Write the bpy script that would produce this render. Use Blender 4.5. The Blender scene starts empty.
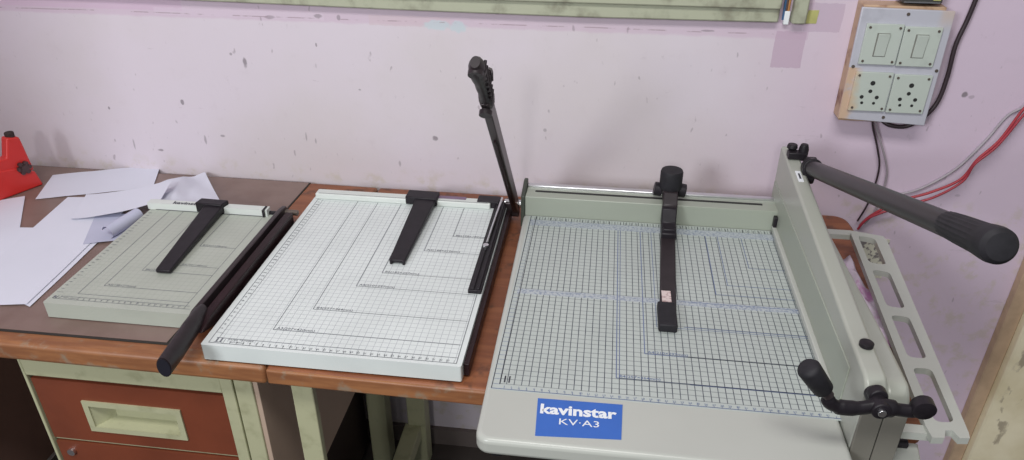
import bpy, bmesh, math, random
from mathutils import Vector, Matrix
random.seed(7)
C = bpy.context.scene.collection
SC = bpy.context.scene
R = math.radians

# ------------------------------------------------------------------ camera
PITCH, YAW, ROLL, FPX = 0.51928718, -0.12662445, 0.00261362, 751.237
cy, sy, cp, sp = math.cos(YAW), math.sin(YAW), math.cos(PITCH), math.sin(PITCH)
fw = Vector((sy*cp, cy*cp, -sp)); rt = Vector((cy, -sy, 0)); up = rt.cross(fw)
cr, sr = math.cos(ROLL), math.sin(ROLL)
rt, up = cr*rt + sr*up, cr*up - sr*rt
cam = bpy.data.objects.new('camera', bpy.data.cameras.new('camera'))
cam.matrix_world = Matrix(((rt.x, up.x, -fw.x, 0), (rt.y, up.y, -fw.y, 0), (rt.z, up.z, -fw.z, 1.47), (0, 0, 0, 1)))
cam.data.sensor_width = 36.0
cam.data.lens = FPX/1024*36.0
cam.data.clip_start = 0.02
C.objects.link(cam); SC.camera = cam

# ------------------------------------------------------------------ world, lamps, exposure
w = bpy.data.worlds.new('world'); SC.world = w; w.use_nodes = True
w.node_tree.nodes['Background'].inputs[0].default_value = (0.90, 0.94, 1.0, 1)
w.node_tree.nodes['Background'].inputs[1].default_value = 0.21

def area(name, loc, target, size, power, col):
    l = bpy.data.lights.new(name, 'AREA'); l.energy = power; l.color = col
    l.shape = 'RECTANGLE'; l.size, l.size_y = size
    o = bpy.data.objects.new(name, l); C.objects.link(o); o.location = loc
    o.rotation_euler = (Vector(target)-Vector(loc)).to_track_quat('-Z', 'Y').to_euler()
    return o
area('window_daylight', (-1.75, -2.2, 2.25), (-0.2, 1.3, 0.9), (0.75, 0.7), 58, (0.93, 0.96, 1.0))
area('ceiling_tube', (-0.15, -0.15, 2.75), (-0.1, 1.1, 0.75), (1.25, 0.4), 28, (1.0, 0.985, 0.96))
area('far_tube', (-0.22, -2.0, 2.25), (-0.1, 1.3, 0.9), (0.20, 0.20), 13, (1.0, 0.985, 0.96))
SC.view_settings.view_transform = 'Standard'
SC.view_settings.look = 'None'
SC.view_settings.gamma = 1.0
SC.view_settings.use_curve_mapping = False
SC.view_settings.exposure = 0.0

# ------------------------------------------------------------------ node helpers
def newmat(name):
    m = bpy.data.materials.new(name); m.use_nodes = True
    nt = m.node_tree; b = nt.nodes['Principled BSDF']
    return m, nt, b
def c4(c): return (c[0], c[1], c[2], 1.0)
def link(nt, a, b): nt.links.new(a, b)
def setin(nt, sock, v):
    if isinstance(v, bpy.types.NodeSocket): nt.links.new(v, sock)
    else: sock.default_value = v
def M(nt, op, a, b=None, c=None):
    n = nt.nodes.new('ShaderNodeMath'); n.operation = op
    setin(nt, n.inputs[0], a)
    if b is not None: setin(nt, n.inputs[1], b)
    if c is not None: setin(nt, n.inputs[2], c)
    return n.outputs[0]
def coords(nt):
    t = nt.nodes.new('ShaderNodeTexCoord'); s = nt.nodes.new('ShaderNodeSeparateXYZ')
    link(nt, t.outputs['Object'], s.inputs[0]); return t.outputs['Object'], s.outputs[0], s.outputs[1], s.outputs[2]
def noise(nt, vec, scale, detail=3.0, rough=0.55, stretch=None):
    n = nt.nodes.new('ShaderNodeTexNoise'); n.inputs['Scale'].default_value = scale
    n.inputs['Detail'].default_value = detail; n.inputs['Roughness'].default_value = rough
    if stretch:
        mp = nt.nodes.new('ShaderNodeMapping'); mp.inputs['Scale'].default_value = stretch
        link(nt, vec, mp.inputs[0]); vec = mp.outputs[0]
    link(nt, vec, n.inputs['Vector']); return n.outputs[0]
def mix(nt, fac, a, b):
    n = nt.nodes.new('ShaderNodeMix'); n.data_type = 'RGBA'
    setin(nt, n.inputs[0], fac)
    for s, v in ((n.inputs[6], a), (n.inputs[7], b)):
        if isinstance(v, bpy.types.NodeSocket): nt.links.new(v, s)
        else: s.default_value = c4(v)
    return n.outputs[2]
def step(nt, v, lo, hi):
    n = nt.nodes.new('ShaderNodeMapRange'); n.interpolation_type = 'SMOOTHSTEP'
    setin(nt, n.inputs[0], v); n.inputs[1].default_value = lo; n.inputs[2].default_value = hi
    return n.outputs[0]
def bump(nt, b, h, strength=0.2, dist=0.002):
    n = nt.nodes.new('ShaderNodeBump'); n.inputs['Strength'].default_value = strength
    n.inputs['Distance'].default_value = dist; link(nt, h, n.inputs['Height']); link(nt, n.outputs[0], b.inputs['Normal'])

def plain(name, col, rough=0.5, metal=0.0, var=0.06, scale=40.0, spec=0.5, col2=None, lo=.35, hi=.7):
    m, nt, b = newmat(name); v, x, y, z = coords(nt)
    n = noise(nt, v, scale, 4.0)
    if col2 is None: col2 = tuple(c*(1-var*2.5) for c in col)
    link(nt, mix(nt, step(nt, n, lo, hi), col, col2), b.inputs['Base Color'])
    b.inputs['Roughness'].default_value = rough; b.inputs['Metallic'].default_value = metal
    b.inputs['Specular IOR Level'].default_value = spec
    return m

def gridmat(name, base, line, cell, lw, ox, oy, strength, ext, base2=None, vstrong=1.0, hstrong=1.0, rough=0.35):
    """printed centimetre grid inside the rectangle ext = (x0, x1, y0, y1), object coordinates"""
    m, nt, b = newmat(name); v, x, y, z = coords(nt)
    def lines(c, o):
        f = M(nt, 'FRACT', M(nt, 'DIVIDE', M(nt, 'SUBTRACT', c, o), cell))
        d = M(nt, 'MINIMUM', f, M(nt, 'SUBTRACT', 1.0, f))
        return M(nt, 'LESS_THAN', d, lw/cell/2)
    g = M(nt, 'MAXIMUM', M(nt, 'MULTIPLY', lines(x, ox), vstrong), M(nt, 'MULTIPLY', lines(y, oy), hstrong))
    ins = M(nt, 'MULTIPLY', M(nt, 'MULTIPLY', M(nt, 'GREATER_THAN', x, ext[0]), M(nt, 'LESS_THAN', x, ext[1])),
            M(nt, 'MULTIPLY', M(nt, 'GREATER_THAN', y, ext[2]), M(nt, 'LESS_THAN', y, ext[3])))
    nn = noise(nt, v, 9.0, 3.0)
    bc = mix(nt, step(nt, nn, .35, .7), base, base2 or tuple(c*.93 for c in base))
    wear = M(nt, 'ADD', M(nt, 'MULTIPLY', noise(nt, v, 45.0, 2.0), .5), .72)
    fac = M(nt, 'MULTIPLY', M(nt, 'MULTIPLY', M(nt, 'MULTIPLY', g, ins), strength), wear)
    link(nt, mix(nt, fac, bc, line), b.inputs['Base Color'])
    b.inputs['Roughness'].default_value = rough
    return m

# ------------------------------------------------------------------ mesh helper
class MB:
    def __init__(s): s.v = []; s.f = []; s.m = []
    def add(s, vs, fs, m=0):
        o = len(s.v); s.v += [tuple(p) for p in vs]
        for q in fs: s.f.append([o+i for i in q]); s.m.append(m)
        return s
    def box(s, x0, x1, y0, y1, z0, z1, m=0):
        return s.add([(x0,y0,z0),(x1,y0,z0),(x1,y1,z0),(x0,y1,z0),(x0,y0,z1),(x1,y0,z1),(x1,y1,z1),(x0,y1,z1)],
              [(0,3,2,1),(4,5,6,7),(0,1,5,4),(1,2,6,5),(2,3,7,6),(3,0,4,7)], m)
    def prism(s, pts, axis, a, b, m=0):
        """2D polygon pts extruded along axis from a to b; pts hold the other two coordinates in xyz order"""
        def P(p, t):
            return {'x': (t,p[0],p[1]), 'y': (p[0],t,p[1]), 'z': (p[0],p[1],t)}[axis]
        n = len(pts); ar = sum(pts[i][0]*pts[(i+1)%n][1]-pts[(i+1)%n][0]*pts[i][1] for i in range(n))
        if (ar < 0) != (axis == 'y'): pts = pts[::-1]
        lo, hi = min(a, b), max(a, b)
        vs = [P(p, lo) for p in pts]+[P(p, hi) for p in pts]
        fs = [tuple(range(n))[::-1], tuple(range(n, 2*n))]+[(i, (i+1)%n, n+(i+1)%n, n+i) for i in range(n)]
        return s.add(vs, fs, m)
    def strip(s, p, q, wd, z, m=1):
        p = Vector((p[0], p[1], 0)); q = Vector((q[0], q[1], 0)); d = (q-p).normalized(); n = Vector((-d.y, d.x, 0))*wd/2
        return s.add([(a.x, a.y, z) for a in (p-n, q-n, q+n, p+n)], [(0,1,2,3)], m)
    def tube(s, path, r, n=12, m=0, cap=True, sx=1.0, ref=None):
        """swept tube; r a number or list; sx squashes it along the reference side"""
        pts = [Vector(p) for p in path]; k = len(pts)
        rs = r if isinstance(r, (list, tuple)) else [r]*k
        vs = []; nrm = None
        for i, p in enumerate(pts):
            t = (pts[min(i+1,k-1)]-pts[max(i-1,0)]).normalized()
            if nrm is None:
                a = Vector(ref) if ref else (Vector((0,0,1)) if abs(t.z) < .9 else Vector((1,0,0)))
                nrm = (a-t*a.dot(t)).normalized()
            else: nrm = (nrm-t*nrm.dot(t)).normalized()
            bn = t.cross(nrm)
            for j in range(n):
                g = 2*math.pi*j/n; vs.append(p+nrm*(math.cos(g)*rs[i]*sx)+bn*(math.sin(g)*rs[i]))
        fs = [(i*n+j, i*n+(j+1)%n, (i+1)*n+(j+1)%n, (i+1)*n+j) for i in range(k-1) for j in range(n)]
        if cap: fs += [tuple(range(n))[::-1], tuple(range((k-1)*n, k*n))]
        return s.add(vs, fs, m)
    def cyl(s, p, q, r, n=20, m=0, r2=None): return s.tube([p, q], [r, r if r2 is None else r2], n, m)
    def text(s, txt, size, org, m=1, sx=1.0, bold=0.0, xdir=(1,0,0), ydir=(0,1,0), center=False):
        cu = bpy.data.curves.new('t', 'FONT'); cu.body = txt; cu.size = size; cu.offset = bold*size; cu.resolution_u = 2
        if center: cu.align_x = 'CENTER'
        o = bpy.data.objects.new('t', cu); C.objects.link(o)
        dg = bpy.context.evaluated_depsgraph_get(); me = bpy.data.meshes.new_from_object(o.evaluated_get(dg))
        X = Vector(xdir).normalized(); Y = Vector(ydir).normalized(); O = Vector(org)
        s.add([O+X*(v.co.x*sx)+Y*v.co.y for v in me.vertices], [tuple(f.vertices) for f in me.polygons], m)
        bpy.data.objects.remove(o); bpy.data.curves.remove(cu); bpy.data.meshes.remove(me)
        return s
    def build(s, name, mats, parent=None, bevel=0.0, seg=2, smooth=40, loc=None, solid=0.0, sub=0):
        me = bpy.data.meshes.new(name)
        org = Vector(parent['_org']) if parent is not None else Vector(loc or (0,0,0))
        me.from_pydata([tuple(Vector(p)-org) for p in s.v], [], s.f); me.validate(); me.update()
        mats = mats if isinstance(mats, (list, tuple)) else [mats]
        for q in mats: me.materials.append(q)
        for p, i in zip(me.polygons, s.m): p.material_index = i
        o = bpy.data.objects.new(name, me); C.objects.link(o)
        if parent is not None: o.parent = parent; o['_org'] = list(org)
        else: o.location = org
        for p in me.polygons: p.use_smooth = True
        me.set_sharp_from_angle(angle=R(smooth))
        if solid:
            md = o.modifiers.new('solid', 'SOLIDIFY'); md.thickness = solid; md.offset = 0
        if sub:
            md = o.modifiers.new('sub', 'SUBSURF'); md.levels = sub; md.render_levels = sub
        if bevel:
            md = o.modifiers.new('bevel', 'BEVEL'); md.width = bevel; md.segments = seg; md.limit_method = 'ANGLE'
            md.angle_limit = R(40); md.harden_normals = False
        return o
def tag(o, label, cat, group=None):
    o['label'] = label; o['category'] = cat
    if group: o['group'] = group
    return o
def thing(name, label, cat, loc, rotz=0.0, group=None):
    o = bpy.data.objects.new(name, None); C.objects.link(o); o.empty_display_size = .05
    o.location = loc; o.rotation_euler = (0, 0, rotz); o['_org'] = list(loc)
    return tag(o, label, cat, group)
def struct(o): o['kind'] = 'structure'; return o
def arc(cx, cy_, r, a0, a1, n=6):
    return [(cx+r*math.cos(R(a0+(a1-a0)*i/n)), cy_+r*math.sin(R(a0+(a1-a0)*i/n))) for i in range(n+1)]
def rrect(x0, x1, y0, y1, r, n=4):
    return arc(x1-r, y0+r, r, -90, 0, n)+arc(x1-r, y1-r, r, 0, 90, n)+arc(x0+r, y1-r, r, 90, 180, n)+arc(x0+r, y0+r, r, 180, 270, n)
def smoothpath(pts, k=6):
    P = [Vector(p) for p in pts]; out = []
    for i in range(len(P)-1):
        a, b, c, d = P[max(i-1,0)], P[i], P[i+1], P[min(i+2,len(P)-1)]
        for j in range(k):
            t = j/k
            out.append(.5*((2*b)+(c-a)*t+(2*a-5*b+4*c-d)*t*t+(3*b-a-3*c+d)*t**3))
    return out+[P[-1]]

# ------------------------------------------------------------------ materials
def wall_material():
    m, nt, b = newmat('lavender_distemper'); v, x, y, z = coords(nt)
    n1 = noise(nt, v, 3.0, 4.0); n2 = noise(nt, v, 24.0, 5.0, .65); n3 = noise(nt, v, 90.0, 3.0)
    col = mix(nt, step(nt, n1, .35, .68), (.650,.588,.645), (.620,.565,.590))
    col = mix(nt, step(nt, M(nt, 'ADD', x, M(nt, 'MULTIPLY', n1, .3)), .25, .75), col, (.640,.525,.635))
    col = mix(nt, M(nt, 'MULTIPLY', step(nt, n2, .58, .78), .22), col, (.52,.44,.50))
    # band of pinker plaster under the window sill
    zl = M(nt, 'ADD', z, M(nt, 'MULTIPLY', n2, .010))
    band = M(nt, 'MULTIPLY', M(nt, 'MULTIPLY', step(nt, zl, 1.096, 1.102), M(nt, 'LESS_THAN', x, .36)), .55)
    col = mix(nt, band, col, (.57,.43,.54))
    def rect(x0, x1, z0, z1, wob=.006):
        xx = M(nt, 'ADD', x, M(nt, 'MULTIPLY', M(nt, 'SUBTRACT', n2, .5), wob)); zz = M(nt, 'ADD', z, M(nt, 'MULTIPLY', M(nt, 'SUBTRACT', n3, .5), wob))
        return M(nt, 'MULTIPLY', M(nt, 'MULTIPLY', M(nt, 'GREATER_THAN', xx, x0), M(nt, 'LESS_THAN', xx, x1)),
                 M(nt, 'MULTIPLY', M(nt, 'GREATER_THAN', zz, z0), M(nt, 'LESS_THAN', zz, z1)))
    for rc, c, k in (((.303,.357,1.041,1.108), (.50,.37,.47), .75), ((.349,.413,1.109,1.160), (.51,.40,.50), .7),
                     ((-1.5,-.84,1.106,1.3), (.60,.45,.57), .7), ((-.90,-.55,1.098,1.112), (.66,.57,.66), .4),
                     ((-.46,-.30,1.092,1.112), (.60,.48,.52), .5)):
        col = mix(nt, M(nt, 'MULTIPLY', rect(*rc), k), col, c)
    def blob(cx, cz, rx, rz, wob=.9):
        a = M(nt, 'POWER', M(nt, 'DIVIDE', M(nt, 'SUBTRACT', x, cx), rx), 2.0); q = M(nt, 'POWER', M(nt, 'DIVIDE', M(nt, 'SUBTRACT', z, cz), rz), 2.0)
        d = M(nt, 'ADD', M(nt, 'ADD', a, q), M(nt, 'MULTIPLY', M(nt, 'SUBTRACT', n3, .5), wob*2.2))
        return M(nt, 'SUBTRACT', 1.0, step(nt, d, .35, 1.25))
    col = mix(nt, M(nt, 'MULTIPLY', M(nt, 'MAXIMUM', blob(-.325,1.096,.028,.010), blob(-.285,1.095,.018,.012)), .8), col, (.52,.60,.64))
    for s in ((-.728,1.006,.0045,.012,.8), (-.884,.915,.004,.006,.8), (-1.056,.893,.003,.004,.8), (-.341,.862,.006,.006,.8), (.656,1.004,.006,.006,.9),
              (.668,1.000,.006,.004,.4), (-.808,.842,.006,.003,.6), (-.572,1.049,.002,.004,.7), (-.755,1.023,.003,.003,.6), (-.492,.96,.003,.002,.6), (-.62,.85,.002,.012,.5), (-.60,.842,.002,.008,.5),
              (-.113,.893,.004,.004,.5), (-.42,.80,.003,.008,.5), (-.96,.80,.007,.003,.7), (-1.02,.81,.002,.014,.5), (-.85,.83,.003,.012,.55), (.18,1.104,.012,.002,.6), (.70,.80,.006,.003,.35), (-.66,1.100,.012,.004,.5), (-.56,1.106,.010,.004,.6), (-.52,1.104,.004,.006,.6)):
        col = mix(nt, M(nt, 'MULTIPLY', blob(*s[:4]), s[4]), col, (.23,.20,.22))
    # yellowish grime along the desk
    gr = M(nt, 'MULTIPLY', M(nt, 'MULTIPLY', M(nt, 'SUBTRACT', 1.0, step(nt, z, .755, .80)), step(nt, n2, .50, .66)), .4)
    col = mix(nt, gr, col, (.50,.45,.32))
    col = mix(nt, M(nt, 'MULTIPLY', step(nt, noise(nt, v, 60.0, 5.0, .7, (1.0,1.0,.5)), .64, .75), .34), col, (.40,.34,.38))
    col = mix(nt, M(nt, 'MULTIPLY', step(nt, noise(nt, v, 70.0, 2.0, .5, (1.0,1.0,.45)), .70, .76), .55), col, (.30,.25,.28))
    col = mix(nt, M(nt, 'MULTIPLY', step(nt, noise(nt, v, 26.0, 6.0, .7, (.35,1.0,1.4)), .66, .72), .30), col, (.40,.33,.37))
    crack = M(nt, 'LESS_THAN', M(nt, 'ABSOLUTE', M(nt, 'SUBTRACT', z, M(nt, 'ADD', 1.098, M(nt, 'MULTIPLY', n1, .008)))), .0011)
    crack = M(nt, 'MULTIPLY', M(nt, 'MULTIPLY', crack, step(nt, n2, .45, .55)), M(nt, 'LESS_THAN', x, .30))
    col = mix(nt, M(nt, 'MULTIPLY', crack, .6), col, (.33,.25,.28))
    link(nt, col, b.inputs['Base Color']); b.inputs['Roughness'].default_value = .8
    b.inputs['Specular IOR Level'].default_value = .2
    bump(nt, b, n2, .18, .004)
    return m
def wood_material(name, a, b_, c, stretch, rough=.45):
    m, nt, b = newmat(name); v, x, y, z = coords(nt)
    n = noise(nt, v, 9.0, 5.0, .6, stretch); n2 = noise(nt, v, 30.0, 4.0)
    col = mix(nt, step(nt, n, .35, .62), a, b_)
    col = mix(nt, M(nt, 'MULTIPLY', step(nt, n2, .53, .68), .75), col, c)
    link(nt, col, b.inputs['Base Color']); b.inputs['Roughness'].default_value = rough
    bump(nt, b, n, .15, .001)
    return m
def stained(name, col):
    m, nt, b = newmat(name); v, x, y, z = coords(nt); n = noise(nt, v, 30.0, 3.0)
    xs = M(nt, 'ADD', x, M(nt, 'MULTIPLY', M(nt, 'SUBTRACT', n, .5), .03))
    k = M(nt, 'MULTIPLY', M(nt, 'SUBTRACT', 1.0, step(nt, xs, -.068, -.050)), M(nt, 'LESS_THAN', z, .0))
    k2 = M(nt, 'MULTIPLY', step(nt, xs, .045, .060), step(nt, z, .065, .10))
    q = mix(nt, M(nt, 'MULTIPLY', M(nt, 'MAXIMUM', k, M(nt, 'MULTIPLY', k2, .5)), .75), col, (.62,.40,.22))
    link(nt, mix(nt, step(nt, n, .55, .75), q, tuple(c*.9 for c in col)), b.inputs['Base Color']); b.inputs['Roughness'].default_value = .35
    return m
WALL = wall_material()
WOOD = wood_material('orange_wood', (.29,.105,.045), (.215,.072,.032), (.10,.045,.028), (1.0, 9.0, 9.0))
EDGE = wood_material('worn_wood_edge', (.34,.145,.058), (.24,.095,.040), (.27,.22,.16), (1.0, 8.0, 8.0))
LAM = plain('brown_laminate', (.230,.160,.138), .40, scale=14, col2=(.190,.125,.105))
SEAM = plain('black_border', (.025,.022,.018), .6)
GREEN = plain('cream_green_paint', (.46,.46,.295), .5, scale=30, col2=(.36,.36,.22), lo=.5, hi=.75)
DRAW = plain('red_brown_paint', (.205,.050,.022), .42, scale=8, col2=(.165,.040,.018))
PANEL = plain('brown_board', (.50,.375,.29), .6, scale=6, var=.05)
WORN = plain('worn_brown', (.14,.07,.035), .7, scale=60, col2=(.05,.03,.02))
UNDERSHADE = plain('under_desk_shade', (.22,.125,.105), .6, scale=7)  # dark brown standing in for the shadow under the left desk
DARK = plain('dark_gap', (.03,.015,.012), .7)
CREAM = plain('cream_enamel', (.395,.41,.36), .32, scale=5, var=.015)
CREAM2 = plain('pale_enamel', (.46,.475,.435), .30, scale=5, var=.015)
WHITEM = plain('white_enamel', (.66,.70,.665), .30, scale=5, var=.015)
GREYG = plain('grey_green_enamel', (.335,.365,.305), .32, scale=5, var=.015)
BLACK = plain('black_plastic', (.016,.013,.017), .45, scale=60, var=.1, spec=.3)
RUBBER = plain('black_rubber', (.019,.018,.022), .6, scale=80, var=.1, spec=.3)
STEEL = plain('dark_steel', (.055,.042,.045), .35, metal=.4, scale=30, var=.1)
MAROON = plain('dark_maroon_steel', (.022,.009,.011), .40, scale=20, var=.1, spec=.3)
BROWNPL = plain('brown_black_plastic', (.026,.019,.022), .40, scale=50, var=.08, spec=.35)
CHROME = plain('chrome', (.72,.72,.74), .32, metal=1.0, var=.02)
INK = plain('dark_ink', (.035,.035,.05), .6)
INKG = plain('grey_ink', (.16,.17,.19), .6)
INKB = plain('blue_ink', (.13,.17,.30), .6)
RULE = plain('pale_blue_ink', (.45,.49,.51), .5, scale=260, col2=(.27,.31,.38), lo=.45, hi=.6)
BLUE = plain('blue_sticker', (.035,.135,.50), .4, scale=20, var=.03)
WTXT = plain('white_print', (.80,.83,.86), .5, var=.01)
PAPER = plain('white_paper', (.70,.71,.80), .75, scale=4, var=.015, spec=.2)
PAPERB = plain('bluish_paper', (.52,.53,.66), .75, scale=6, var=.03, spec=.2)
RED = plain('red_paint', (.62,.030,.025), .35, scale=8, var=.04)
PLATE = stained('white_plastic_plate', (.49,.49,.55))
MODULE = stained('pale_green_plastic', (.50,.55,.50))
SWOOD = plain('varnished_backboard', (.50,.34,.22), .5, scale=25, col2=(.22,.10,.06), lo=.5, hi=.7)
SCREW = plain('dull_screw', (.16,.13,.11), .45, metal=.5)
GAP = plain('grey_gap', (.20,.20,.18), .6)
HOLE = plain('black_hole', (.02,.02,.02), .7)
FLOOR = plain('dark_cement', (.085,.070,.062), .6, scale=5, col2=(.05,.04,.036))
SILL = plain('green_window_paint', (.42,.435,.325), .5, scale=22, col2=(.25,.245,.18), lo=.46, hi=.72)
def jamb_material():
    m, nt, b = newmat('stained_cream_paint'); v, x, y, z = coords(nt)
    col = mix(nt, step(nt, noise(nt, v, 7.0, 4.0), .4, .7), (.86,.78,.57), (.72,.63,.42))
    k = noise(nt, v, 30.0, 4.0, .6, (1.0, 1.0, .45))
    near = M(nt, 'MULTIPLY', step(nt, x, .90, .915), M(nt, 'SUBTRACT', 1.0, step(nt, x, .93, .97)))
    col = mix(nt, M(nt, 'MULTIPLY', M(nt, 'MULTIPLY', step(nt, k, .55, .63), near), .7), col, (.25,.20,.15))
    link(nt, col, b.inputs['Base Color']); b.inputs['Roughness'].default_value = .55
    return m
JAMB = jamb_material()
JAMBW = plain('bare_wood_stile', (.52,.37,.25), .6, scale=18, var=.08)
CABLE = plain('black_cable', (.035,.022,.028), .45)
REDW = plain('red_wire', (.40,.035,.05), .45)
GREYW = plain('grey_line', (.33,.29,.32), .5)
LABEL = plain('pink_label', (.66,.55,.53), .6, scale=160, col2=(.42,.28,.28), lo=.45, hi=.6)
PURPLE = plain('purple_tape', (.20,.13,.20), .5)
YEL = plain('yellow_green_paper', (.47,.46,.17), .6)

# ------------------------------------------------------------------ the setting
WY = 1.413
struct(MB().box(-3.2, 3.2, WY, WY+.12, 0, 2.7).build('wall_back', WALL))
struct(MB().box(-3.2, 3.2, -3.0, WY, -.05, 0).build('floor', FLOOR))
struct(MB().box(-1.50, -1.345, .30, WY, 0, 2.7).build('shade_wall_left', WALL))  # out of view, added to block light and shade the back wall's left end
struct(MB().box(-1.345, .862, WY-.012, WY, 0, .052).build('baseboard_back', plain('dusty_skirting', (.16,.13,.12), .7, scale=12)))
# green painted window bottom rail, upper lip and right post
wn = MB()
wn.prism([(-1.20,1.134), (-.82,1.131), (-.39,1.126), (-.05,1.124), (.30,1.1265), (.30,1.24), (-1.20,1.24)], 'y', WY-.016, WY+.001)
wn.box(-1.20, .30, WY-.024, WY-.010, 1.151, 1.24)
wn.box(.322, .347, WY-.020, WY+.001, 1.126, 1.24)
struct(wn.build('window_1', SILL, bevel=.003))
# pale door with bare wood stile on the right
dj = struct(MB().box(.862, .892, WY-.022, WY, 0, 2.3).build('trim_1', JAMBW, bevel=.003))
d1 = struct(MB().box(.892, 1.9, WY-.040, WY, 0, 2.3).build('door_1', JAMB, bevel=.004))

# ------------------------------------------------------------------ left desk with drawers
DZ = .75
dk = thing('desk', 'old wooden desk with brown laminate top and red-brown drawers under the left trimmers', 'desk', (-1.15, 1.1, 0))
MB().prism([(-1.343,.808), (-.468,.802), (-.468,1.400), (-1.343,1.408)], 'z', .714, .7485).build('desk_top', EDGE, dk, bevel=.007, seg=3)
MB().prism([(-1.342,.829), (-.634,.832), (-.6175,1.397), (-1.342,1.400)], 'z', .7485, .7500).build('border_strip', SEAM, dk)
MB().prism([(-1.342,.8335), (-.6375,.8365), (-.6205,1.395), (-1.342,1.398)], 'z', .7495, .7506).build('laminate', LAM, dk)
MB().prism([(-.632,.834), (-.472,.820), (-.472,1.392), (-.616,1.395)], 'z', .7480, .7492).build('wood_border', WOOD, dk)
pc = MB()
pc.box(-.905, -.900, .832, 1.36, .02, .7142); pc.box(-.900, -.563, .832, .85, .660, .7142)
pc.box(-.563, -.543, .830, .842, .02, .7142); pc.box(-.900, -.563, .840, .85, .512, .520); pc.box(-.900, -.563, .840, .85, .352, .360)
pc.box(-.900, -.563, .832, .85, .02, .09)
pc.build('pedestal_frame', GREEN, dk, bevel=.002)
MB().box(-.899, -.545, .863, 1.36, .03, .70).build('pedestal_box', DARK, dk)
MB().box(-.540, -.511, .830, .842, 0, .7142).build('leg', GREEN, dk, bevel=.002)
MB().box(-.524, -.478, 1.32, 1.365, 0, .7142).build('leg', GREEN, dk, bevel=.002)
MB().box(-.5115, -.503, .834, 1.38, .332, .7142).build('side_panel', PANEL, dk, bevel=.001)
MB().box(-1.342, -1.337, .875, 1.32, .02, .7142).build('side_panel', UNDERSHADE, dk)  # added dark sheet, darkens the open space under the desk
MB().box(-1.30, -.91, 1.372, 1.384, .06, .7142).build('shade_back_panel', UNDERSHADE, dk)  # added dark sheet in place of shadow below the desk top
MB().box(-1.340, -1.300, .83, .87, 0, .7142).build('leg', GREEN, dk, bevel=.002)
MB().box(-1.340, -1.300, 1.33, 1.37, 0, .7142).build('leg', GREEN, dk, bevel=.002)
def drawer(z0, z1, handle):
    mb = MB(); x0, x1, y0, y1 = -.897, -.566, .836, .850
    if not handle: return mb.box(x0, x1, y0, y1, z0, z1).build('drawer', DRAW, dk, bevel=.002)
    zc = (z0+z1)/2-.006; a0, a1, b0, b1 = -.815, -.651, zc-.029, zc+.029
    def ring(mb, o, q, ya, yb):      # four boxes round a hole, butted without overlap
        mb.box(o[0], o[1], ya, yb, q[3], o[3]); mb.box(o[0], o[1], ya, yb, o[2], q[2])
        mb.box(o[0], q[0], ya, yb, q[2], q[3]); mb.box(q[1], o[1], ya, yb, q[2], q[3])
    ring(mb, (x0, x1, z0, z1), (a0, a1, b0, b1), y0, y1)
    d = mb.build('drawer', DRAW, dk)
    h = MB(); ring(h, (a0-.004, a1+.004, b0-.004, b1+.004), (a0+.006, a1-.006, b0+.006, b1-.006), y0-.003, y0)
    A_ = (a0+.006, a1-.006, b0+.006, b1-.006); B_ = (a0+.030, a1-.008, b0+.010, b1-.010); yb = y0+.024
    P = lambda q, y: [(q[0],y,q[2]), (q[1],y,q[2]), (q[1],y,q[3]), (q[0],y,q[3])]
    h.add(P(A_, y0-.001)+P(B_, yb), [(0,1,5,4), (1,2,6,5), (2,3,7,6), (3,0,4,7), (4,5,6,7)])
    h.build('handle', GREEN, d, smooth=20)
    return d
drawer(.520, .651, True)
MB().box(-.897, -.566, .842, .850, .651, .660).build('drawer_gap', WORN, dk)
d2 = drawer(.362, .511, True)
MB().cyl((-.873,.831,.490), (-.873,.838,.490), .007, 14).build('lock', CHROME, d2)
drawer(.092, .350, False)

# ------------------------------------------------------------------ right desk
dr = thing('desk', 'orange wooden desk with cream-green legs under the big cutter', 'desk', (0, 1.1, 0))
MB().prism([(-.4655,.800), (.425,.785), (.452,.80), (.500,1.34)]+arc(.470,1.37,.028,0,90,4)+[(-.4655,1.399)], 'z', .718, .7485).build('desk_top', WOOD, dr, bevel=.006, seg=3)
MB().prism([(-.4650,.7985), (.42,.7835), (.42,.790), (-.4650,.805)], 'z', .720, .7465).build('front_edge', EDGE, dr, bevel=.006, seg=3)
for x0, y0 in ((-.446, .828), (-.424, 1.32), (.36, .83), (.42, 1.32)):
    MB().box(x0, x0+.034 if y0 < 1 else x0+.044, y0, y0+(.014 if y0 < 1 else .044), 0, .7185).build('leg', GREEN, dr, bevel=.002)
MB().box(-.432, -.392, .86, 1.325, .10, .14).build('side_stretcher', GREEN, dr, bevel=.002)

# ------------------------------------------------------------------ paper-size print helper
def sizebox(mb, corner, xr, yb, z, wd, cap=None, capsize=.006, m=1):
    mb.strip((corner[0], yb), corner, wd, z, m); mb.strip(corner, (xr, corner[1]), wd, z, m)
    if cap: mb.text(cap, capsize, (corner[0]+.004, corner[1]+.002, z), m, sx=1.15, bold=.01)
def ticks(mb, p, q, n, ln, z, wd, side, every=5, m=1, num=None, start=1):
    p = Vector((p[0], p[1])); q = Vector((q[0], q[1])); d = (q-p)/n; u = d.normalized(); nn = Vector((-u.y, u.x))*side
    for i in range(n+1):
        a = p+d*i; L = ln*(1.6 if i % every == 0 else 1.0)
        mb.strip(a, a+nn*L, wd, z, m)
        if num and i >= start and i < n: mb.text(str(i), num, (a.x+nn.x*.005-.0022, a.y+nn.y*.005-.002, z), m)

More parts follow.
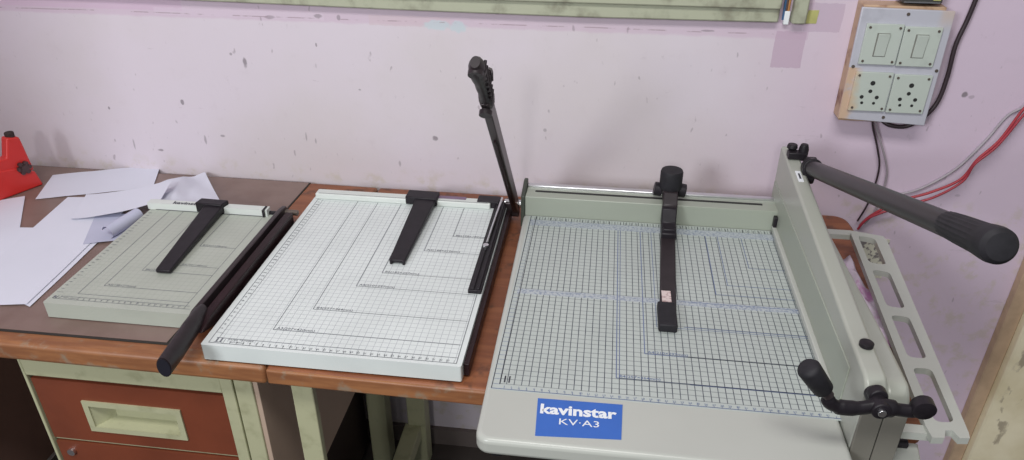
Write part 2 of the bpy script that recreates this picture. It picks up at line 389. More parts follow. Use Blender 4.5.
# ------------------------------------------------------------------ white middle trimmer
Z2 = .779
t2 = thing('paper_trimmer', 'white guillotine paper trimmer with fine grid board and raised black arm', 'paper trimmer', (-.366, 1.05, .75))
BT2 = gridmat('white_grid_board', (.71,.76,.745), (.27,.29,.32), .0103, .00085, -.366+.176, -.237+.0, .62, (-.178, .184, -.234, .218))
mb = MB()
mb.prism(rrect(-.5615, -.174, .805, 1.302, .003), 'z', .752, Z2)
zi = Z2+.0002
mb.strip((-.552,.8115), (-.182,.8115), .0012, zi); mb.strip((-.5515,.811), (-.5515,1.272), .0010, zi)
mb.strip((-.541,.824), (-.541,1.270), .0008, zi); mb.strip((-.541,.824), (-.182,.824), .0008, zi); mb.strip((-.182,.811), (-.182,.985), .0012, zi)
for c, cap in (((-.470,.853), 'A3(297×420mm)'), ((-.429,.911), 'B4(257×364mm)'), ((-.382,.982), 'A4(210×297mm)'), ((-.351,1.026), 'B5(182×257mm)'), ((-.297,1.105), 'A5(148×210mm)'), ((-.256,1.161), 'B6(128×182mm)')):
    sizebox(mb, c, -.184, 1.272, zi, .0011, cap, .0075)
ticks(mb, (-.530,.8115), (-.186,.8115), 34, .006, zi, .0007, 1, num=.0055, start=2)
ticks(mb, (-.5515,.836), (-.5515,1.270), 42, .006, zi, .0007, -1, num=.0055)
mb.box(-.543, -.5405, .8145, .8235, Z2-.001, zi+.0001, 1); mb.box(-.5365, -.534, .8145, .8235, Z2-.001, zi+.0001, 1)
mb.strip((-.545,.824), (-.532,.824), .001, zi+.0001); mb.strip((-.545,.814), (-.532,.814), .001, zi+.0001)
mb.text('PAPER TRIMMER', .005, (-.526,.8195,zi), 1, sx=1.1); mb.text('460×380mm', .0045, (-.522,.8145,zi), 1)
b2 = mb.build('board', [BT2, INKG], t2, bevel=.0015)
MB().prism(rrect(-.556, -.176, .808, 1.300, .004), 'z', .7505, .7535).build('base_underside', RUBBER, t2)
rl = MB().box(-.557, -.205, 1.272, 1.294, Z2, .791)
rl.strip((-.55, 1.2755), (-.21, 1.2755), .0012, .7912, 1)
rl.build('back_stop', [WHITEM, INKG], t2, bevel=.002)
MB().box(-.310, -.255, 1.284, 1.2945, .7905, .7922).build('purple_label', PURPLE, t2, bevel=.0004)
MB().box(-.232, -.188, 1.278, 1.304, Z2-.001, .794).build('corner_block', BLACK, t2, bevel=.002)
MB().box(-.1735, -.165, .818, 1.305, .753, .7735).build('bed_knife', MAROON, t2, bevel=.001)
g = MB().box(-.197, -.175, .985, 1.300, Z2, .786)
g.box(-.193, -.187, .987, 1.298, .785, .789); g.box(-.183, -.178, .987, 1.298, .785, .789)
gd = g.build('blade_guard', BLACK, t2, bevel=.001)
MB().cyl((-.1845,1.295,.7945), (-.1885,1.130,.7895), .0022, 10).build('guard_rod', CHROME, gd)
MB().cyl((-.1885,1.118,.786), (-.1885,1.118,.793), .005, 16).build('screw', CHROME, gd)
# raised arm
ar = MB(); xa = -.157
d = Vector((.001, -.36, .362)).normalized(); n = Vector((0, d.z, -d.y)).normalized()
base = Vector((xa, 1.292, .778)); mid = base+d*.472
def bar(mb, a, b_, wd, th, m=0):
    nn = n*wd/2; tx = Vector((th/2, 0, 0)); vs = [a-nn-tx, a-nn+tx, a+nn+tx, a+nn-tx, b_-nn-tx, b_-nn+tx, b_+nn+tx, b_+nn-tx]
    mb.add(vs, [(0,1,2,3), (7,6,5,4), (0,4,5,1), (1,5,6,2), (2,6,7,3), (3,7,4,0)], m)
bar(ar, base-d*.012, mid+d*.02, .024, .012)
arm2 = ar.build('blade_arm', STEEL, t2, bevel=.0015)
bl = MB(); bar(bl, base+d*.03-n*.012, base+d*.37-n*.010, .012, .003); bl.build('blade', MAROON, arm2)
# grip with finger swellings
gp = []; gr = []
for i in range(15):
    t = i/14; gp.append(mid-d*.006+d*(.130*t)+n*(.004*math.sin(t*5)))
    gr.append([.011,.0155,.0165,.0158,.0142,.0146,.0156,.0152,.0145,.0148,.0156,.0160,.0160,.0145,.0090][i])
gr = [q*.90 for q in gr]; gm = MB().tube(gp, gr, 16, ref=(1,0,0), sx=.74)
for i in range(7):
    c = mid+d*(.028+.013*i)+Vector((.0092,0,0)); gm.tube([c-n*.008, c+n*.008], .0022, 8)
gm.cyl(mid+d*.112-n*.010, mid+d*.112-n*.0165, .0095, 14)
gm.cyl(mid+d*.006-n*.014, mid+d*.006-n*.021, .009, 14); gm.tube([mid+d*.045+n*.012+Vector((.006,0,0)), mid+d*.055+n*.020+Vector((.006,0,0)), mid+d*.065+n*.012+Vector((.006,0,0))], .006, 8)
gm.build('grip', BROWNPL, arm2, smooth=60)
hb = MB().box(-.178, -.150, 1.284, 1.306, .760, .790); hb.build('pivot_bracket', STEEL, t2, bevel=.002)
MB().cyl((-.180,1.295,.784), (-.146,1.295,.784), .008, 16).build('pivot_bolt', CHROME, t2, bevel=.001)
# sliding gauge
gg = MB()
gg.prism([(-.372,1.268), (-.309,1.265), (-.309,1.297), (-.372,1.299)], 'z', .782, .799)
gg.prism([(1.272,.786), (1.272,.7965), (1.262,.7955), (1.055,.7885), (1.055,.782), (1.262,.786)], 'x', -.352, -.312)
gg.v = [(p[0]+(.0055 if p[0] < -.33 else -.0065)*(1.262-p[1])/.207 if p[1] < 1.262 else p[0], p[1], p[2]) for p in gg.v]
gg.prism([(-.3455,1.053), (-.3405,1.053), (-.3405,1.060), (-.3455,1.060)], 'z', Z2, .7885); gg.prism([(-.3235,1.053), (-.3185,1.053), (-.3185,1.060), (-.3235,1.060)], 'z', Z2, .7885)
gg.build('paper_gauge', BLACK, t2, bevel=.002)

# ------------------------------------------------------------------ grey-green left trimmer
Z1 = .775; L1 = (-.745, 1.03, .75)
t1 = thing('paper_trimmer', 'small grey-green guillotine paper trimmer with its black arm pressed down', 'paper trimmer', L1, R(0.0))
BT1 = gridmat('grey_grid_board', (.44,.47,.41), (.27,.30,.26), .0103, .0007, -.098, -.143, .45, (-.108, .118, -.143, .16))
mb = MB(); mb.prism(rrect(-.8615, -.612, .874, 1.202, .003), 'z', .7475, Z1); zi = Z1+.0002
mb.strip((-.852,.887), (-.622,.887), .0009, zi); mb.strip((-.843,.8945), (-.626,.8945), .0010, zi); mb.strip((-.632,.887), (-.632,1.185), .0008, zi)
for c, cap in (((-.821,.904), None), ((-.793,.931), 'A5(148×210mm)'), ((-.757,.982), 'B6(128×182mm)'), ((-.699,1.070), 'B7(91×128mm)')):
    sizebox(mb, c, -.632, 1.188, zi, .0010, cap, .0062)
mb.strip((-.730,1.005), (-.632,1.005), .0009, zi); mb.text('A6(105×148mm)', .006, (-.70,1.007,zi), 1, sx=1.1); mb.strip((-.845,1.1905), (-.632,1.1905), .001, zi)
ticks(mb, (-.812,.887), (-.632,.887), 18, .005, zi, .0007, 1, num=.0048)
ticks(mb, (-.858,.905), (-.858,1.185), 28, .007, zi, .0007, -1, num=.0048)
for q in range(3): mb.strip((-.8525+.004*q,.8885), (-.8525+.004*q if q < 1 else -.8515+.0045*q-(.002 if q == 2 else 0)*(-1),.8945), .0014, zi)
mb.text('IV', .010, (-.855,.8875,zi+.0001), 1, sx=1.0, bold=.03)
mb.text('300×250mm', .0045, (-.838,.8890,zi), 1, sx=1.2)
mb.build('board', [BT1, INKG], t1, bevel=.002)
t1.location = (L1[0]+.003, L1[1]-.003, L1[2]+.005)
MB().prism(rrect(-.852, -.622, .882, 1.195, .004), 'z', .7458, .750).build('base_underside', RUBBER, t1)
rl = MB().box(-.866, -.624, 1.190, 1.206, Z1, .7885)
rl.text('kavinstar', .0135, (-.815,1.1925,.7888), 1, sx=1.25, bold=.03)
rl.strip((-.85,1.189), (-.63,1.189), .002, zi+.0003, 1)
rl.build('back_stop', [WHITEM, INK], t1, bevel=.002)
MB().box(-.632, -.628, 1.186, 1.204, Z1, .790).build('end_bracket', BLACK, t1)
MB().box(-.628, -.596, 1.198, 1.204, Z1-.004, .781).build('end_bracket', BLACK, t1, bevel=.001)
bk_ = MB().box(-.612, -.602, .872, 1.200, .756, .777); bk_.build('bed_knife', BLACK, t1, bevel=.001)
am = MB()
am.prism([(1.210,.772), (1.210,.790), (1.19,.793), (.860,.795), (.845,.790), (.845,.776), (1.0,.768)], 'x', -.601, -.592)
arm1 = am.build('blade_arm', STEEL, t1, bevel=.0015)
MB().prism([(1.205,.757), (1.205,.776), (.870,.780), (.870,.769), (1.0,.7575)], 'x', -.592, -.5865).build('blade', MAROON, arm1)
MB().prism([(1.190,.7525), (1.190,.788), (.862,.788), (.83,.776), (.90,.7525)], 'x', -.5865, -.572).build('arm_web', MAROON, arm1, bevel=.002)
pth = [(-.5915,.875,.783), (-.590,.862,.784), (-.586,.820,.786), (-.581,.775,.787), (-.577,.737,.789)]
MB().tube(pth, [.013,.0165,.0175,.0175,.0165], 20, ref=(1,0,0), sx=.62).build('grip', BROWNPL, arm1, smooth=50)
MB().tube([(-.5770,.7365,.789), (-.57685,.7355,.789)], [.0145,.0145], 20, ref=(1,0,0), sx=.62).build('grip_end_cap', plain('dark_cap', (.010,.010,.018), .5), arm1)
MB().cyl((-.604,1.203,.780), (-.568,1.203,.780), .0055, 14).build('pivot_bolt', SCREW, t1, bevel=.001)
gg = MB()
gg.prism([(-.765,1.187), (-.711,1.184), (-.706,1.206), (-.762,1.208)], 'z', .7765, .797)
gg.prism([(1.190,.7795), (1.190,.7935), (1.182,.7925), (.975,.784), (.975,.777), (1.182,.7795)], 'x', -.7465, -.7105)
gg.v = [(p[0]+(.019 if p[0] < -.73 else .009)*(1.182-p[1])/.207 if p[1] < 1.182 else p[0], p[1], p[2]) for p in gg.v]
gg.build('paper_gauge', BLACK, t1, bevel=.002)

# ------------------------------------------------------------------ big stack cutter on the right
ZC = .80; LC = (.10, .98, .75)
ct = thing('stack_paper_cutter', 'large cream stack paper cutter with blue sticker and long raised lever', 'paper cutter', LC)
BTC = gridmat('cutter_grid_board', (.47,.515,.49), (.045,.055,.075), .00985, .00125, -.222+.0095, -.236+.010, .92, (-.2125, .225, -.2265, .235), vstrong=1.0, hstrong=.65)
mb = MB()
mb.prism([(.3190,.652), (.3190,1.29), (-.134,1.29), (-.134,1.22)]+arc(-.111,.670,.018,180,270,5), 'z', .774, ZC)
mb.build('table', CREAM2, ct, bevel=.007, seg=4)
pr = MB(); pr.prism([(-.124,.742), (.322,.742), (.322,1.219), (-.1225,1.219)], 'z', ZC-.001, ZC+.0005, 0); zi = ZC+.0007
pr.strip((-.1215,.744), (.32,.7445), .0012, zi, 2); pr.strip((-.1215,.744), (-.119,1.218), .0012, zi, 1); pr.strip((-.1115,.753), (-.1095,1.218), .0012, zi, 1)
for q in range(46): pr.strip((-.1205,.753+.01*q), (-.1115,.753+.01*q), .0007, zi, 2)
pr.box(-.119, .320, 1.185, 1.205, ZC, zi-.00005, 3); pr.box(-.115, .318, .966, .979, ZC, zi-.00005, 3)
for c, cap, wd in (((.041,.785), 'B4(257×364mm)', .0014), ((.045,.785), None, .0009), ((.080,.841), 'A4(210×297mm)', .0014), ((.099,.906), None, .0010), ((.194,1.002), None, .0012), ((.215,1.030), None, .0012), ((.256,1.086), None, .0012)):
    sizebox(pr, c, .318, 1.186, zi, wd, cap, .007, 2)
for yy in (.910, .841, .784, .9755): pr.strip((.138,yy), (.318,yy), .0012, zi, 2)
ticks(pr, (-.105,.744), (.315,.744), 42, .004, zi, .0007, 1, m=2, num=.005)
for q in range(2): pr.box(-.107+.006*q, -.105+.006*q, .757, .770, ZC, zi+.0001, 1)
for q in range(80): pr.strip((-.108+.0053*q, 1.207), (-.108+.0053*q, 1.217), .0006 if q % 5 else .0011, zi, 1)
pr.build('printed_board', [BTC, INK, INKB, RULE], ct)
st = MB(); st.prism([(-.059,.7325), (.0495,.7345), (.048,.6735), (-.056,.6665)], 'z', ZC-.0005, ZC+.0006, 0)
xd = (1, .018, 0); yd = (-.02, 1, 0)
st.text('kavinstar', .0235, (-.0545,.7060,ZC+.0008), 1, sx=1.13, bold=.034, xdir=xd, ydir=yd)
st.text('KV·A3', .015, (-.030,.6890,ZC+.0008), 1, sx=1.3, xdir=xd, ydir=yd)
stk = st.build('brand_sticker', [BLUE, WTXT], ct); stk['label'] = 'blue rectangular sticker with white lettering'
for fx, fy in ((-.105, .69), (.29, .69), (-.105, 1.25), (.29, 1.25)):
    MB().cyl((fx,fy,.7515), (fx,fy,.769), .016, 20, r2=.019).build('foot', RUBBER, ct)
# back fence
fe = MB(); fe.box(-.131, .322, 1.22, 1.268, ZC, .840)
fe.box(-.131, .322, 1.258, 1.270, .838, .8445, 1)
fe.box(-.115, .296, 1.240, 1.2475, .8375, .8408, 2)
fe.build('back_fence', [GREYG, CHROME, HOLE], ct, bevel=.0015)
MB().prism([(1.219,.775), (1.280,.775), (1.280,.849), (1.266,.851), (1.219,.840)], 'x', -.139, -.1315).build('fence_end_plate', plain('dark_green_black', (.055,.065,.05), .5), ct, bevel=.002)
MB().box(.3125, .319, 1.208, 1.219, ZC, .833).build('fence_end_plate', BLACK, ct, bevel=.001)
# sliding paper pusher with knob
pg = MB()
pg.prism([(1.262,.8465), (1.262,.868), (1.215,.868), (1.196,.852), (1.190,.812), (.925,.806), (.925,.8015), (1.200,.8015), (1.219,.812), (1.219,.8465)], 'x', .1165, .1415)
pg.v = [(p[0]-(1.2-p[1])*.048 if p[1] < 1.2 else p[0], p[1], p[2]) for p in pg.v]
po = pg.build('paper_pusher', BROWNPL, ct, bevel=.002)
h = MB(); h.prism([(1.205,.815), (1.205,.848), (1.190,.848), (1.178,.826), (1.150,.820), (1.150,.806)], 'x', .1150, .1405); h.box(.1165, .139, 1.155, 1.163, .812, .826); h.build('hinge_block', BLACK, po, bevel=.002)
kn = MB()
for j in range(1): kn.tube([(.129,1.236,.866), (.129,1.236,.870), (.129,1.236,.898), (.129,1.236,.902)], [.0185,.0200,.0200,.0185], 28)
kn.build('knob', RUBBER, po, smooth=50)
for sx_ in (.1080, .1500): MB().cyl((sx_-.007,1.240,.862), (sx_+.007,1.240,.860), .0125, 20).build('clamp_ear', BLACK, po, bevel=.0015)
MB().box(.1005, .1275, .893, .953, .8015, .8145).build('pusher_foot', RUBBER, po, bevel=.002)
lb = MB().box(.1085, .1225, .951, .990, .8078, .8090).build('paper_label', LABEL, po); lb['label'] = 'small pinkish white label'
# tall arm frame at the right
fr = MB()
prof = [(.700,.730), (.776,.730), (.776,.753), (1.292,.753), (1.292,.936)]+[(.800,.898)]+arc(.727,.868,.027,85,180,6)
fr.prism(prof, 'x', .320, .3455)
frm = fr.build('arm_frame', CREAM, ct, bevel=.004, seg=3)
f2 = MB()
prof2 = [(.702,.735), (.776,.735), (.776,.753), (1.18,.753), (1.15,.868), (.80,.884)]+arc(.728,.858,.026,80,180,6)
f2.prism(prof2, 'x', .3460, .3735); f2.build('lever_housing', CREAM, ct, bevel=.005, seg=3)
MB().box(.3185, .3205, .76, 1.285, ZC+.006, .870).build('side_plate', GREYG, frm, bevel=.0008)
MB().prism(rrect(.3115, .3195, .800, 1.217, .0035), 'z', ZC+.004, ZC+.014).build('clamp_plate', CREAM2, ct, bevel=.0015)
MB().box(.3205, .3450, .6965, .7015, .720, .864).build('front_plate', plain('shaded_metal', (.175,.165,.14), .4, var=.02), frm, bevel=.001)  # shade of the front faces put into the colour of both plates
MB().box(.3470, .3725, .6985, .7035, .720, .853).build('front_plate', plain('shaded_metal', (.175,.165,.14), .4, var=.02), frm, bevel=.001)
MB().tube([(.335,.770,.893), (.335,.770,.897), (.335,.770,.8975), (.335,.770,.902), (.335,.770,.903)], [.005,.005,.0085,.0085,.007], 18).build('knob', BLACK, frm, smooth=50)
MB().prism([(1.165,.9262), (1.200,.9290), (1.200,.9295), (1.165,.9267)], 'x', .3275, .3360).build('arrow_label', [WTXT], frm)
MB().prism([(1.174,.9275), (1.190,.9288), (1.190,.9299), (1.174,.9286)], 'x', .3305, .3330).build('arrow_mark', INK, frm)
# pivot clamp of the lever
pv = MB()
pv.box(.322, .352, 1.236, 1.254, .934, .946)
pv.tube([(.330,1.255,.930), (.330,1.255,.946), (.330,1.255,.948), (.330,1.255,.955)], [.005,.005,.0095,.0080], 16)
pv.tube([(.348,1.248,.930), (.348,1.248,.950), (.348,1.248,.959)], [.0080,.0085,.0060], 16)
pv.cyl((.345,1.212,.933), (.362,1.212,.933), .017, 20); pv.cyl((.338,1.198,.922), (.358,1.198,.922), .013, 18)
pvo = pv.build('pivot_clamp', BLACK, ct, bevel=.0015)
A = Vector((.353,1.205,.935)); G0 = Vector((.353,.716,1.0985)); G1 = Vector((.353,.613,1.1275)); dl = (G1-A).normalized()
lv = MB().tube([A+dl*.005, A+dl*.03, G0+dl*.01], [.0130,.0135,.0130], 18, sx=.95)
lv.tube([A+dl*.02+Vector((.003,-.004,-.0085)), G0+Vector((.003,-.004,-.0085))], .0065, 10)
lever = lv.build('cutting_lever', plain('grey_black_paint', (.024,.020,.023), .38, scale=40, var=.06, spec=.4), ct, smooth=50)
MB().cyl(A-dl*.002, A+dl*.016, .0165, 20).build('lever_collar', BLACK, lever, bevel=.002)
gv = MB(); nseg = 40; vs = []
path = [(0,.0118),(.005,.0136),(.030,.0147),(.075,.0158),(.090,.0170),(.098,.0174),(.105,.0167),(.109,.0128),(.1095,.0085)]
t = dl; u = Vector((1,0,0)); v_ = t.cross(u)
for s_, r_ in path:
    for j in range(nseg):
        a = 2*math.pi*j/nseg; rr = r_*(1-(.06 if (j % 2 and .004 < s_ < .085) else 0)); vs.append(G0+t*s_+u*(math.cos(a)*rr)+v_*(math.sin(a)*rr))
k = len(path)
gv.add(vs, [(i*nseg+j, i*nseg+(j+1)%nseg, (i+1)*nseg+(j+1)%nseg, (i+1)*nseg+j) for i in range(k-1) for j in range(nseg)]+[tuple(range(nseg))[::-1], tuple(range((k-1)*nseg, k*nseg))])
gv.build('grip', RUBBER, lever, smooth=25)
# clamping crank at the front
cw = MB(); yk = .676
cw.tube(smoothpath([(.2665,yk-.006,.9010), (.271,yk-.006,.8900), (.283,yk-.004,.8830), (.303,yk-.002,.8815), (.325,yk,.8850), (.345,yk,.8830), (.361,yk,.8825), (.370,yk,.8850)], 5),
        [.0065]*3+[.0080]*7+[.0100]*5+[.0090]*5+[.0115]*5+[.0085]*6+[.0085]*5, 16, sx=.75, ref=(0,1,0))
cw.tube([(.371,yk-.009,.8905), (.371,yk-.008,.8905), (.371,yk+.004,.8915), (.371,yk+.005,.8915)], [.0110,.0125,.0125,.0110], 22)
crk = cw.build('clamp_crank', BLACK, ct, smooth=60)
hb = MB().cyl((.3265,yk-.010,.8855), (.3265,.700,.8855), .0105, 20); hb.cyl((.3265,yk+.006,.8915), (.3265,yk+.018,.8915), .0105, 20); hb.build('crank_hub', BLACK, crk, bevel=.0015)
MB().cyl((.3265,yk-.013,.8855), (.3265,yk-.009,.8855), .0045, 16).build('hub_bolt', CHROME, crk, bevel=.0005)
MB().tube([(.2630,yk-.006,.9055), (.2610,yk-.006,.908), (.2595,yk-.007,.910), (.2385,yk-.012,.9390), (.2365,yk-.013,.9415), (.2355,yk-.013,.943)], [.0070,.0100,.0115,.0130,.0115,.0075], 20).build('crank_grip', RUBBER, crk, smooth=50)
MB().cyl((.2680,yk-.006,.8995), (.2625,yk-.006,.906), .0065, 14).build('grip_collar', STEEL, crk)
# slotted side rack at desk height
def lad(u_, v_): # u across 0..1, v along 0 (front)..1 (back)
    a = Vector((.420,.735)).lerp(Vector((.454,1.240)), v_); b_ = Vector((.469,.740)).lerp(Vector((.511,1.225)), v_)
    return a.lerp(b_, u_)
bm = bmesh.new()
cells = []
outer = [tuple(lad(*q)) for q in ((.0,.02), (.05,-.02), (.35,-.02), (.45,.006), (.62,.006), (.72,-.02), (.97,-.02), (1,0), (1,.97), (.93,1.0), (.05,1.0), (0,.98))]
slots = []
for (va, vb) in ((.035,.245), (.290,.490), (.535,.745), (.790,.970)):
    pts = []
    for (uu, vv) in ((0,va), (1,va), (1,vb), (0,vb)): pts.append(lad((.27-.09*vv) if uu == 0 else (.76-.10*vv), vv))
    slots.append(pts)
rk = MB()
# side rails and cross bars as one outline with rounded slots (bridged faces)
def quadprism(mb, P4, z0, z1): mb.prism([tuple(p) for p in P4], 'z', z0, z1)
z0, z1 = .791, .801
cu = bpy.data.curves.new('rk', 'CURVE'); cu.dimensions = '2D'; cu.fill_mode = 'BOTH'
def addpoly(pts):
    s_ = cu.splines.new('POLY'); s_.points.add(len(pts)-1); s_.use_cyclic_u = True
    for i, p in enumerate(pts): s_.points[i].co = (p[0], p[1], 0, 1)
def rounded(P4, r, n=4):
    out = []; k = len(P4)
    for i in range(k):
        a, b_, c = Vector(P4[i-1]), Vector(P4[i]), Vector(P4[(i+1)%k]); p0 = b_+(a-b_).normalized()*r; p1 = b_+(c-b_).normalized()*r
        for j in range(n+1):
            t_ = j/n; out.append((p0*(1-t_)**2+b_*2*t_*(1-t_)+p1*t_*t_))
    return out
addpoly(outer)
for s_ in slots: addpoly(rounded(s_, .009))
cu.extrude = .005; ob = bpy.data.objects.new('rk', cu); C.objects.link(ob)
me = bpy.data.meshes.new_from_object(ob.evaluated_get(bpy.context.evaluated_depsgraph_get()))
rk.add([(v.co.x, v.co.y, v.co.z+.796) for v in me.vertices], [tuple(p.vertices) for p in me.polygons])
bpy.data.objects.remove(ob); bpy.data.curves.remove(cu)
rk.box(.345, .460, 1.232, 1.250, .786, .7955); rk.box(.360, .428, .737, .752, .784, .7955)
rack = rk.build('side_rack', CREAM2, ct)
MB().prism([(.345,.640), (.400,.648), (.412,.690), (.425,.755), (.345,.755)], 'z', .752, .762).build('base_wing', CREAM2, ct, bevel=.002)
MB().cyl((.392,.748,.766), (.408,.748,.766), .006, 12).build('rack_bolt', BLACK, ct)

# ------------------------------------------------------------------ loose papers on the left
def sheet(name, pts, z, label, mat=PAPER, lift=None, sub=8, group='loose papers on the left desk'):
    """quad sheet (4 corners) with a gentle wave; lift(u, v) adds height"""
    P4 = [Vector((p[0], p[1], 0)) for p in pts]; mb = MB(); n_ = sub; vs = []
    for j in range(n_+1):
        for i in range(n_+1):
            u_, v_ = i/n_, j/n_
            p = (P4[0].lerp(P4[1], u_)).lerp(P4[3].lerp(P4[2], u_), v_)
            h_ = lift(u_, v_) if lift else 0.0
            vs.append((p.x, p.y, z+h_+.0004*math.sin(7*p.x*9+p.y*31)))
    mb.add(vs, [(j*(n_+1)+i, j*(n_+1)+i+1, (j+1)*(n_+1)+i+1, (j+1)*(n_+1)+i) for j in range(n_) for i in range(n_)])
    o = mb.build(name, mat, None, loc=(sum(p[0] for p in pts)/4, sum(p[1] for p in pts)/4, z), smooth=80)
    return tag(o, label, 'paper', group)
sheet('paper_sheet', [(-1.152,1.243), (-.940,1.325), (-.985,1.437), (-1.192,1.355)], .7525, 'half sheet of white paper nearest the wall behind the pile')
sheet('paper_sheet', [(-1.30,1.05), (-1.101,1.129), (-1.183,1.254), (-1.34,1.16)], .7520, 'white paper at the left photo edge in front of the red punch')
sheet('paper_sheet', [(-.905,.892), (-.925,1.185), (-1.060,1.195), (-1.050,.945)], .7523, 'lowest white sheet with a corner poking out by the front of the small trimmer', sub=10)
sheet('paper_sheet', [(-.913,.896), (-.945,1.280), (-1.089,1.258), (-1.045,.875)], .7538, 'large white sheet lying flat across the middle of the pile', sub=10)
sheet('paper_sheet', [(-1.040,.90), (-1.048,1.136), (-1.25,1.112), (-1.24,.88)], .7530, 'white sheet at the left photo edge in front of the gap in the pile')
sheet('paper_sheet', [(-.940,1.085), (-.874,1.110), (-.880,1.205), (-.990,1.205)], .7545, 'bluish printed sheet at the left edge of the small trimmer', PAPERB, sub=8)
sheet('paper_sheet', [(-1.020,1.168), (-.842,1.197), (-.868,1.290), (-1.055,1.270)], .7570, 'top white sheet whose lower edge overlaps the small trimmer rail', lift=lambda u_, v_: .036*u_**1.6, sub=12)
def crumple(u_, v_):
    return .029*(1-v_)+.013*max(0, 1-abs(u_-.22-.35*v_)*5)*min(1, v_*4)*(1-v_*.6)+.003*math.sin(9*u_+5*v_)*v_
sheet('paper_sheet', [(-.860,1.219), (-.726,1.217), (-.862,1.404), (-.945,1.345)], .7535, 'creased white sheet behind the small trimmer folded towards the wall', lift=crumple, sub=18)
rl = MB(); nn_ = 14; vs = []
for j in range(2):
    for i in range(nn_+1):
        a = R(-70+235*i/nn_); o_ = Vector((-.905,1.112,.766)) if j == 0 else Vector((-.886,1.185,.768))
        vs.append(o_+Vector((.0125*math.cos(a)*.97, -.0125*math.cos(a)*.25, .0125*math.sin(a))))
rl.add(vs, [(i, i+1, nn_+2+i, nn_+1+i) for i in range(nn_)])
tag(rl.build('rolled_paper', PAPERB, None, loc=(-.89,1.148,.752), smooth=80), 'bluish paper scrap curled into a small roll beside the small trimmer', 'paper')

# ------------------------------------------------------------------ red punch at the left edge
LR = (-1.25, 1.25, .7508)
rd = thing('red_punch', 'red metal desk punch with dark star knob at the left edge of the desk', 'hole punch', LR)
fdir = Vector((.42,.907,0)); bdir = Vector((-.907,.42,0)); O = Vector((-1.182,1.311,.7508))
def fp(s_, z, d_=0): return O+fdir*s_+bdir*d_+Vector((0,0,z))
def fprism(mb, pts, d0, d1, m=0):
    n_ = len(pts); mb.add([fp(s_, z, d0) for s_, z in pts]+[fp(s_, z, d1) for s_, z in pts],
      [tuple(range(n_)), tuple(range(n_, 2*n_))[::-1]]+[((i+1)%n_, i, n_+i, n_+(i+1)%n_) for i in range(n_)], m)
mb = MB(); fprism(mb, [(-.19,0), (0,0), (-.0075,.034), (-.040,.054), (-.075,.060), (-.19,.060)], 0, .050)
mb.build('base', RED, rd, bevel=.003)
mb = MB(); fprism(mb, [(-.060,.052), (-.0065,.036), (-.009,.062), (-.0135,.114), (-.038,.120), (-.050,.080), (-.078,.080), (-.19,.082), (-.19,.058)], .003, .026)
tw = mb.build('lever_tower', RED, rd, bevel=.004, seg=3)
mb = MB().cyl(fp(-.026,.114,.0145), fp(-.026,.127,.0145), .009, 16); mb.build('cap', DARK, tw, bevel=.002)
mb = MB(); kc = fp(-.0265,.050,0)
mb.cyl(kc+bdir*.008, kc-bdir*.006, .0075, 16)
for i in range(6):
    a = i*math.pi/3; q = kc+fdir*(.010*math.cos(a))+Vector((0,0,.010*math.sin(a))); mb.cyl(q+bdir*.006, q-bdir*.004, .0048, 10)
mb.build('star_knob', plain('dark_bronze', (.10,.06,.06), .4, metal=.5), rd, smooth=50)

# ------------------------------------------------------------------ switchboard and wiring on the wall
sb = thing('switchboard', 'white electrical switchboard with two switches above two sockets', 'switchboard', (.505, WY-.025, 1.06))
YB, YF = WY, 1.368
MB().prism([(.433,.958), (.567,.958), (.567,1.168), (.432,1.168)], 'y', YF+.006, YB+.0005).build('back_box', SWOOD, sb, bevel=.002)
MB().prism([(.430,.9635), (.583,.957), (.580,1.163), (.428,1.165)], 'y', YF, YF+.006).build('face_plate', PLATE, sb, bevel=.0015)
mods = [('switch_module', .441, .5025, 1.068, 1.139), ('switch_module', .5045, .566, 1.067, 1.136), ('socket_module', .442, .5055, .982, 1.054), ('socket_module', .5080, .5715, .981, 1.052)]
for nm, x0, x1, a, b_ in mods:
    mo = MB().box(x0, x1, YF-.005, YF, a, b_).build(nm, MODULE, sb, bevel=.0008)
    for px_ in (x0+.006, x1-.006):
        for pz in (a+.006, b_-.006):
            MB().cyl((px_, YF-.0065, pz), (px_, YF-.004, pz), .0022, 10).build('screw', SCREW, mo)
    xc = (x0+x1)/2
    if nm == 'switch_module':
        MB().box(xc-.0105, xc+.0105, YF-.0056, YF-.004, 1.0825, 1.1235).build('rocker_gap', GAP, mo)
        MB().prism([(YF-.005,1.0835), (YF-.0065,1.0835), (YF-.0075,1.10), (YF-.0105,1.1225), (YF-.005,1.1225)], 'x', xc-.0085, xc+.0095).build('rocker', MODULE, mo, bevel=.0005)
    else:
        hz = MB(); zc = (a+b_)/2
        for hx, hz_, hr in ((0,.0165,.0042), (-.001,.0015,.0034), (-.0135,-.0095,.0034), (.0125,-.0095,.0034), (-.0110,-.0205,.0026), (.0095,-.0205,.0026)):
            hz.cyl((xc+hx, YF-.0056, zc+hz_), (xc+hx, YF-.004, zc+hz_), hr, 14)
        hz.build('socket_holes', HOLE, mo)
for px_, pz in ((.505,1.156), (.435,1.062), (.576,1.060), (.508,.970)):
    MB().cyl((px_, YF-.0015, pz), (px_, YF+.001, pz), .0028, 12).build('screw', SCREW, sb)
bx = thing('junction_box', 'black box with a yellow-green corner cut off by the photo top above the switchboard', 'electrical box', (.525, WY-.02, 1.21))
MB().box(.492, .556, 1.372, WY+.0005, 1.173, 1.25).build('case', plain('black_case', (.05,.05,.045), .5), bx, bevel=.002)
MB().box(.494, .552, 1.3695, 1.374, 1.1745, 1.1765).build('bright_edge', CHROME, bx)
MB().box(.540, .552, 1.3700, 1.3725, 1.179, 1.20).build('yellow_patch', YEL, bx)
